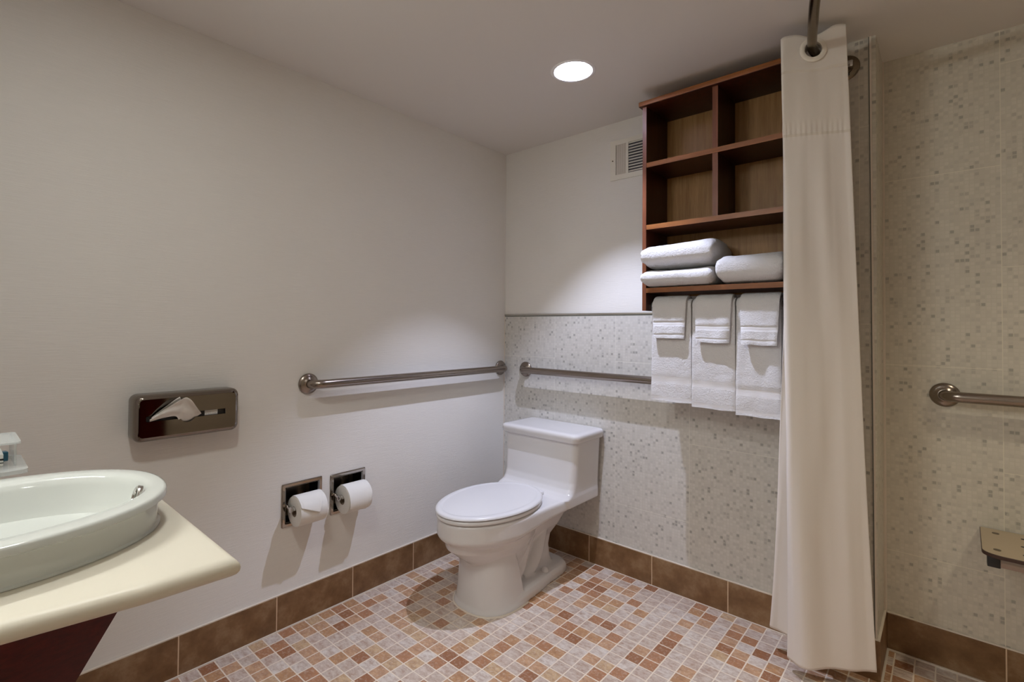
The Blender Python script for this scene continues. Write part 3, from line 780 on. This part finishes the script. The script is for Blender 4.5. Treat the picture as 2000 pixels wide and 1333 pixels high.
# ------------------------------------------------------------------ recessed toilet paper holders
def tp(yc_, zc_, flap, label, idx, desc):
    t = empty('toilet_paper_holder', (0, yc_, zc_)); tag(t, label, 'paper holder', 'recessed paper holders')
    bm = bmesh.new(); s1, s2 = .0825, .0655
    prof = [(s1, 0), (s1, .003), (s1 - .003, .0065), (s1 - .012, .0065), (s2 + .002, .002), (s2, -.002), (s2, -.012)]
    def sq(s, x): return yz(yc_ - s, yc_ + s, zc_ - s, zc_ + s, x, .004, 3)
    loft(bm, [sq(s, x) for s, x in prof], False, False); obj('frame', bm, MAT['chromed'], t, angle=25)
    bm = bmesh.new(); loft(bm, [sq(s2, -.011), sq(s2 - .002, -.065), sq(s2 - .012, -.075)], False, True); obj('recess', bm, MAT['dark'] if False else MAT['bronze'], t)
    cx_, cz_ = .042, zc_ - .006
    for sy in (-1, 1):
        bm = bmesh.new(); y = yc_ + sy * .0640
        tube(bm, spline([(-.02, y, cz_ + .012), (0, y, cz_ + .010), (.02, y, cz_ + .004), (cx_, y, cz_)], 5), [.009] * 6 + [.0085] * 10, 16) if False else None
        tube(bm, spline([(-.02, y, cz_ + .010), (.005, y, cz_ + .008), (.025, y, cz_ + .003), (cx_, y, cz_)], 5), .0058, 16)
        lathe(bm, [(.011, 0), (.012, .004), (.0115, .009), (.007, .012)], (cx_, y - sy * .004, cz_), (0, -sy * -1, 0), 24)
        obj('arm', bm, MAT['chrome'], t)
    bm = bmesh.new(); tube(bm, [(cx_, yc_ - .058, cz_), (cx_, yc_ + .058, cz_)], .0075, 20)
    obj('spindle', bm, MAT['white'], t)
    # roll, slid down so that it rests on the spindle
    r0, r1, yl, yr = .0195, .0565, yc_ - .0535, yc_ + .0565
    c = Vector((cx_ + .002, 0, cz_ - .0098))
    rl = empty('toilet_roll', (c.x, yc_, c.z)); tag(rl, desc, 'toilet paper', 'toilet rolls on the left wall')
    bm = bmesh.new(); prof = [(r0, yl), (r1 - .003, yl), (r1 - .0008, yl + .001), (r1, yl + .003), (r1, yr - .003), (r1 - .0008, yr - .001), (r1 - .003, yr), (r0, yr)]
    nn = 72; rings = []
    for r, y in prof: rings.append([Vector((c.x + r * cos(2 * pi * k / nn), y, c.z + r * sin(2 * pi * k / nn))) for k in range(nn)])
    loft(bm, rings, False, False); obj('paper', bm, MAT['paper'], rl, angle=40)
    bm = bmesh.new(); loft(bm, [[Vector((c.x + r * cos(2 * pi * k / nn), y, c.z + r * sin(2 * pi * k / nn))) for k in range(nn)] for r, y in ((r0, yl), (r0 + .0002, yr), (r0 - .0015, yr), (r0 - .0015, yl), (r0, yl))], False, False)
    obj('cardboard_core', bm, MAT['cardboard'], rl)
    # folded end sheet: comes over the top and ends in a point
    bm = bmesh.new(); rows = []
    for i in range(41):
        v = i / 40; y = yl + .002 + (yr - yl - .004) * v
        end = flap(v); row = []
        for k in range(25):
            a = radians(110) + (radians(end) - radians(110)) * k / 24
            rr_ = r1 + .0025 + .008 * max(0, (k / 24) - .6) * (1 if end < 20 else .3)
            row.append(Vector((c.x + rr_ * cos(a), y, c.z + rr_ * sin(a))))
        rows.append(row)
    sheet(bm, rows); o = obj('folded_end', bm, MAT['paper'], rl, angle=60); sd = o.modifiers.new('t', 'SOLIDIFY'); sd.thickness = .0012
tp(TP[0][0], TP[0][1], lambda v: (24 - 30 * v / .66) if v < .66 else (-6 + (v - .66) / .34 * 88), 'recessed chrome toilet paper holder, the one closer to the sink', 0, 'toilet roll in the holder closer to the sink, its end folded to a small point')
tp(TP[1][0], TP[1][1], lambda v: (-28 - 22 * v / .80) if v < .80 else (-50 + (v - .80) / .20 * 75), 'recessed chrome toilet paper holder, the one closer to the toilet', 1, 'toilet roll in the holder closer to the toilet, wide end sheet folded down')

# ------------------------------------------------------------------ vanity
t = empty('vanity', (.9, -2.3, 0)); tag(t, 'cream vanity countertop on a slanted dark red wood apron at lower left', 'vanity')
ZC = .85
bm = bmesh.new()
out = [(1.197, -1.896), (1.192, -2.0), (1.174, -2.12), (1.160, -2.35), (1.160, -2.95), (.602, -2.95), (.602, -2.02), (.70, -1.908), (.74, -1.896)]
def off(ins):
    c = Vector((.9, -2.4)); n = len(out); P = [Vector(p) for p in out]; r = []
    for i in range(n):
        a, b, d = P[i - 1], P[i], P[(i + 1) % n]
        e1 = (b - a).normalized(); e2 = (d - b).normalized(); n1 = Vector((e1.y, -e1.x)); n2 = Vector((e2.y, -e2.x))
        s = 1
        m_ = (n1 + n2); m_ = m_ / max(.3, m_.length_squared) * 2 if m_.length_squared > 1e-6 else n1
        r.append(b + m_ * ins * s)
    return r
def cring(ins, z): return [Vector((p.x, p.y, z)) for p in off(ins)]
prof = []
sgn = 1
test = off(.01)
if (Vector(test[0]) - Vector((.9, -2.4))).length > (Vector(out[0]) - Vector((.9, -2.4))).length: sgn = -1
rb = .0125
for k in range(9):
    a = -pi / 2 + pi * k / 8; prof.append((rb * (1 - cos(a)), ZC - rb + rb * sin(a)))
CR_ = loft(bm, [cring(sgn * i, z) for i, z in prof], False, False)
hole = [(.936 + .152 * cos(2 * pi * k / 48), -2.139 + .206 * sin(2 * pi * k / 48)) for k in range(48)]
HR = loft(bm, [[Vector((x, y, z)) for x, y in hole] for z in (ZC - 2 * rb, ZC)], False, False)
for ring_, hr_ in ((CR_[0], HR[0]), (CR_[-1], HR[1])):
    es = [bm.edges.get((L_[k], L_[(k + 1) % len(L_)])) for L_ in (ring_, hr_) for k in range(len(L_))]
    bmesh.ops.triangle_fill(bm, edges=es, use_beauty=True)
obj('countertop', bm, MAT['counter'], t, angle=70)
bm = bmesh.new()   # slanted apron: from the front underside down and back to the wall
ya, ybk = -2.007, -2.93
q = [(1.146, ZC - .029), (1.128, ZC - .029), (.70, .462), (.604, .462), (.604, .385), (.66, .4345)]
q = [(1.146, .8245), (.606, .391), (.606, .44), (1.108, .8245)]
loft(bm, [[Vector((x, y, z)) for x, z in q] for y in (ya, ybk)])
obj('slanted_apron', bm, MAT['mahog'], t, smooth=False)
bm = bmesh.new(); box(bm, .606, .64, ybk, -2.14, .40, .82); obj('back_rail', bm, MAT['mahog'], t, smooth=False)
# basin
SC = (.936, -2.139); ZR = .905
bn = empty('sink', (SC[0], SC[1], ZC)); tag(bn, 'oval white porcelain sink with raised rim set on the cream countertop', 'sink')
def so(a, b, z, n=96, p=2.25):
    return [Vector((SC[0] + a * math.copysign(abs(cos(2 * pi * k / n)) ** (2 / p), cos(2 * pi * k / n)), SC[1] + b * math.copysign(abs(sin(2 * pi * k / n)) ** (2 / p), sin(2 * pi * k / n)), z)) for k in range(n)]
bm = bmesh.new()
loft(bm, [so(.158, .213, ZC + .0005), so(.158, .213, ZC + .002), so(.1545, .2095, ZC + .004), so(.154, .209, ZC + .008), so(.156, .210, ZC + .030), so(.160, .212, ZC + .040), so(.168, .217, ZC + .0415), so(.172, .220, ZC + .044),
          so(.172, .220, ZC + .051), so(.1705, .2185, ZR - .001), so(.167, .215, ZR), so(.150, .203, ZR), so(.137, .197, ZR - .001), so(.132, .193, ZR - .005), so(.128, .189, ZR - .014), so(.120, .180, ZR - .04), so(.106, .160, ZR - .07),
          so(.085, .125, ZR - .093), so(.05, .07, ZR - .103), so(.02, .02, ZR - .106)])
obj('basin', bm, MAT['sinkc'], bn, angle=50)
bm = bmesh.new(); lathe(bm, [(.024, 0), (.022, .003), (.012, .003), (.010, -.0005), (.001, .0005)], (SC[0], SC[1], ZR - .1055), (0, 0, 1), 32); obj('drain', bm, MAT['chrome'], bn)
bm = bmesh.new()
on = Vector((-.02, -.95, .30)).normalized(); oc = Vector((.946, SC[1] + .1845, ZR - .019))
lathe(bm, [(.0150, -.004), (.0150, .0015), (.0135, .0035), (.0105, .0035), (.0095, .001), (.0095, -.004)], oc, on, 32); obj('overflow_ring', bm, MAT['chrome'], bn)
bm = bmesh.new(); lathe(bm, [(.0098, .0004), (.0005, .0006)], oc, on, 24); obj('overflow_hole', bm, MAT['seal'], bn)
# vanity lights on the wall beside the sink
vl = empty('vanity_light', (.60, -2.50, 1.96)); tag(vl, 'vanity light bar with six frosted globes on the wall over the sink', 'wall light')
bm = bmesh.new(); box(bm, .60, .625, -2.80, -2.22, 1.92, 2.0, .005); obj('back_plate', bm, MAT['chrome'], vl)
for k in range(6):
    bm = bmesh.new(); bmesh.ops.create_uvsphere(bm, u_segments=20, v_segments=12, radius=.033, matrix=Matrix.Translation((.662, -2.76 + k * .1, 1.96)))
    obj('globe', bm, MAT['bulbg'], vl, angle=180)
# wall-mounted acrylic tray
t = empty('acrylic_tray', (.60, -2.2, .905)); tag(t, 'clear acrylic toiletry tray on the wall above the sink, at the left edge', 'tray')
bm = bmesh.new()
def tr(x0, x1, y0, y1, z, r): return rr(x0, x1, y0, y1, z, r)
loft(bm, [tr(.601, .740, -2.36, -2.060, .902, .012), tr(.601, .740, -2.36, -2.060, .9085, .012)])
obj('bottom_plate', bm, MAT['acr'], t, angle=50)
bm = bmesh.new(); box(bm, .601, .70, -2.0755, -2.0725, .9085, .948, .0008); obj('end_plate', bm, MAT['acr'], t, smooth=False)
bm = bmesh.new(); loft(bm, [tr(.601, .715, -2.36, -2.068, .948, .008), tr(.601, .715, -2.36, -2.068, .951, .008)]); obj('top_plate', bm, MAT['acr'], t, angle=50)
b1 = empty('soap_box', (.66, -2.115, .909)); tag(b1, 'small boxed soap with dark stripes lying in the acrylic tray', 'soap')
bm = bmesh.new(); box(bm, .625, .69, -2.155, -2.088, .909, .929, .001); obj('carton', bm, MAT['white'], b1, smooth=False)
bm = bmesh.new(); box(bm, .6247, .6903, -2.1553, -2.0877, .9185, .9215); box(bm, .6247, .6903, -2.1553, -2.0877, .9135, .9150); obj('dark_stripes', bm, MAT['black'], b1, smooth=False)
b2 = empty('lotion_packet', (.62, -2.09, .909)); tag(b2, 'small blue toiletry packet beside the boxed soap in the tray', 'packet')
bm = bmesh.new(); box(bm, .604, .652, -2.0865, -2.0795, .909, .925, .001)
for v in bm.verts: v.co.z -= (0.006 if v.co.x < .62 and v.co.z > .92 else 0)
obj('packet_body', bm, MAT['blue'], b2, smooth=False)

# ------------------------------------------------------------------ shower rod and curtain
t = empty('curtain_rod', (1.622, EY, 2.057)); tag(t, 'curved metal shower curtain rod mounted near the ceiling', 'curtain rod')
rod = spline([(1.622, EY - .004, 2.057), (1.603, -.13, 2.057), (1.578, -.20, 2.056), (1.563, -.29, 2.0550), (1.572, -.36, 2.056), (1.588, -.44, 2.060), (1.615, -.57, 2.060), (1.66, -.75, 2.060), (1.74, -.98, 2.060), (1.86, -1.25, 2.06), (2.02, -1.52, 2.06)], 7)
bm = bmesh.new(); tube(bm, rod, .0135, 24); obj('rod', bm, MAT['bronze'], t, angle=60)
bm = bmesh.new(); lathe(bm, [(.043, 0), (.043, .004), (.038, .009), (.026, .011), (.0255, .016)], (1.622, EY, 2.057), (0, -1, 0), 48); obj('flange', bm, MAT['bronze'], t, angle=40)
bm = bmesh.new(); box(bm, 1.626, 1.648, EY - .034, EY - .014, 2.047, 2.069, .003); obj('bracket_block', bm, MAT['chrome'], t)
bm = bmesh.new(); lathe(bm, [(.0045, 0), (.004, .0025), (.001, .003)], (1.632, EY - .0105, 2.030), (0, -1, 0), 16); obj('screw', bm, MAT['black'], t)

# curtain plan curves (front panel first: from its right edge to the left fold, then the folds behind)
PT = [(1.648, -.268), (1.610, -.287), (1.567, -.308), (1.527, -.331), (1.489, -.354), (1.487, -.340), (1.530, -.300), (1.575, -.270), (1.610, -.250), (1.610, -.240), (1.565, -.262), (1.520, -.290), (1.512, -.306), (1.575, -.245), (1.590, -.212), (1.604, -.185), (1.612, -.165)]
PB = [(1.7080, -.158), (1.655, -.190), (1.600, -.212), (1.545, -.262), (1.502, -.258), (1.476, -.228), (1.500, -.205), (1.540, -.200), (1.570, -.185), (1.555, -.172), (1.50, -.178), (1.440, -.160), (1.403, -.150), (1.402, -.135), (1.45, -.120), (1.50, -.115), (1.56, -.118)]
ZTOP, ZBOT = 2.100, .045
NSEG = 16
plT = spline([(a, b, 0) for a, b in PT], NSEG); plB = spline([(a, b, 0) for a, b in PB], NSEG)
NU = len(plT) - 1; NV = 240
tc = empty('shower_curtain', (1.58, -.2, 0)); tag(tc, 'cream cloth shower curtain with a sheer top band, bunched at the wall', 'shower curtain')
bm = bmesh.new(); G = []
HC = Vector((1.5655, -.3085, 2.0485))      # grommet centre on the front panel
for j in range(NV + 1):
    v = j / NV; row = []
    for i in range(NU + 1):
        u = i / NU
        w_ = v ** 1.0
        w_ = w_ * (1 - .10 * sin(pi * v))
        p = plT[i].lerp(plB[i], w_)
        ztop = ZTOP + (.018 * (1 - min(1, u / .22)) - .012 * max(0, 1 - abs(u - .145) / .09)) + .006 * sin(u * 40)
        zb = ZBOT + (.038 * min(1, (u - .42) * 6) if u > .42 else 0)
        if u < .25: zb += .022 - .022 * (u / .25)
        z = ZTOP + (zb - ZTOP) * v + (ztop - ZTOP) * max(0, 1 - v * 13)
        amp = min(1, v * 5)
        n3 = noise.noise(Vector((u * 14, z * 1.3, 3.1))) * .011 * amp + noise.noise(Vector((u * 26, z * 2.2, 8.2))) * .0030 * amp
        ben = 0
        if abs(z - 1.795) < .03: n3 += .0011 * sin(u * 330) * (1 - abs(z - 1.795) / .03)
        t0 = plT[max(0, i - 1)].lerp(plB[max(0, i - 1)], w_); t1 = plT[min(NU, i + 1)].lerp(plB[min(NU, i + 1)], w_)
        d = (t1 - t0); nn_ = Vector((d.y, -d.x, 0)).normalized() if d.length > 1e-6 else Vector((0, 0, 0))
        fade = 1 if u > .02 else u / .02
        q = Vector((p.x, p.y, z)) + nn_ * n3 * fade
        row.append(bm.verts.new(q))
    G.append(row)
seamz = 1.787
for j in range(NV):
    for i in range(NU):
        f = bm.faces.new((G[j][i], G[j][i + 1], G[j + 1][i + 1], G[j + 1][i]))
        z = f.calc_center_median().z
        f.material_index = 3 if j in (13, 37) else (2 if j < 13 else (1 if j < 37 else 0))
        c = f.calc_center_median()
        if i < NSEG * 4.2 and (c - HC).length < .0262: f.material_index = 9
        elif z > 1.98 and i >= NSEG * 4.2 and min((c - q).length for q in rod[:40]) < .024: f.material_index = 9
bmesh.ops.delete(bm, geom=[f for f in bm.faces if f.material_index == 9], context='FACES')
cu = obj('cloth', bm, [MAT['curt'], MAT['voile'], MAT['hem'], MAT['seam']], tc, angle=180)
sd = cu.modifiers.new('t', 'SOLIDIFY'); sd.thickness = .0014
nrm = Vector((PT[4][1] - PT[0][1], -(PT[4][0] - PT[0][0]), 0)).normalized()
if nrm.y > 0: nrm = -nrm
bm = bmesh.new()
for s in (1, -1):
    lathe(bm, [(.0245, 0), (.0250, .0040), (.0270, .0050), (.036, .0045), (.0392, .0028), (.0396, .0005)], HC, nrm * s, 56, capends=False)
obj('grommet', bm, MAT['ring'], tc, angle=50)
# ------------------------------------------------------------------ shower seat
t = empty('shower_bench', (2.2, IY, .49)); tag(t, 'tan fold-down shower seat with drain holes, fixed to the shower wall', 'shower seat')
bm = bmesh.new()
zt_, zb_ = .505, .494
def outl(i, z):
    x0, x1, y0, y1 = 1.951 + i, 2.46, -.113 + i, .150
    r = .045
    pts = [(x0 + .004, y1)]
    for k in range(9):
        a = pi + pi / 2 * k / 8; pts.append((x0 + r + r * cos(a), y0 + r * .8 + r * .8 * sin(a)))
    pts += [(x1, y0 - .008), (x1, y1)]
    return [Vector((x, y, z)) for x, y in pts]
rg = loft(bm, [outl(.001, zb_), outl(0, zb_ + .002), outl(0, zt_ - .0015), outl(.0015, zt_)], True, True)
bm.faces.ensure_lookup_table()
for f in bm.faces: f.material_index = 0 if f.calc_center_median().z > zt_ - .0003 else 1
obj('seat_board', bm, [MAT['seatb'], MAT['phen']], t, angle=30)
for x, y in ((1.990, .105), (1.985, -.062), (2.12, .105), (2.12, -.062)): bm = bmesh.new(); lathe(bm, [(.0088, 0), (.0085, .0012), (.0005, .0014)], (x, y, zt_ - .0002), (0, 0, 1), 20); obj('screw', bm, MAT['bronze'], t)
for x, y in ((2.064, .100), (2.058, .020), (2.056, -.06), (2.17, .10), (2.17, .02), (2.28, .06)):
    bm = bmesh.new(); loft(bm, [[Vector((x + v.x, y + v.y, z)) for v in rr(-.019, .019, -.0055, .0055, 0, .005, 4)] for z in (zt_ - .0003, zt_ + .0004)])
    obj('drain_slot', bm, MAT['dark'], t, smooth=False)
bm = bmesh.new()
for y in (-.085, .09): box(bm, 1.985, 2.42, y - .0125, y + .0125, .4655, .4925, .003)
box(bm, 2.02, 2.045, -.09, IY, .466, .4915, .002); box(bm, 2.36, 2.385, -.09, IY, .466, .4915, .002)
obj('support_frame', bm, MAT['steel'], t)
for y in (-.085, .09): bm = bmesh.new(); box(bm, 1.962, 1.990, y - .0145, y + .0145, .4635, .494, .002); obj('end_cap', bm, MAT['black'], t)
bm = bmesh.new(); box(bm, 2.0, 2.42, .138, IY, .44, .50, .002); obj('wall_plate', bm, MAT['steel'], t)
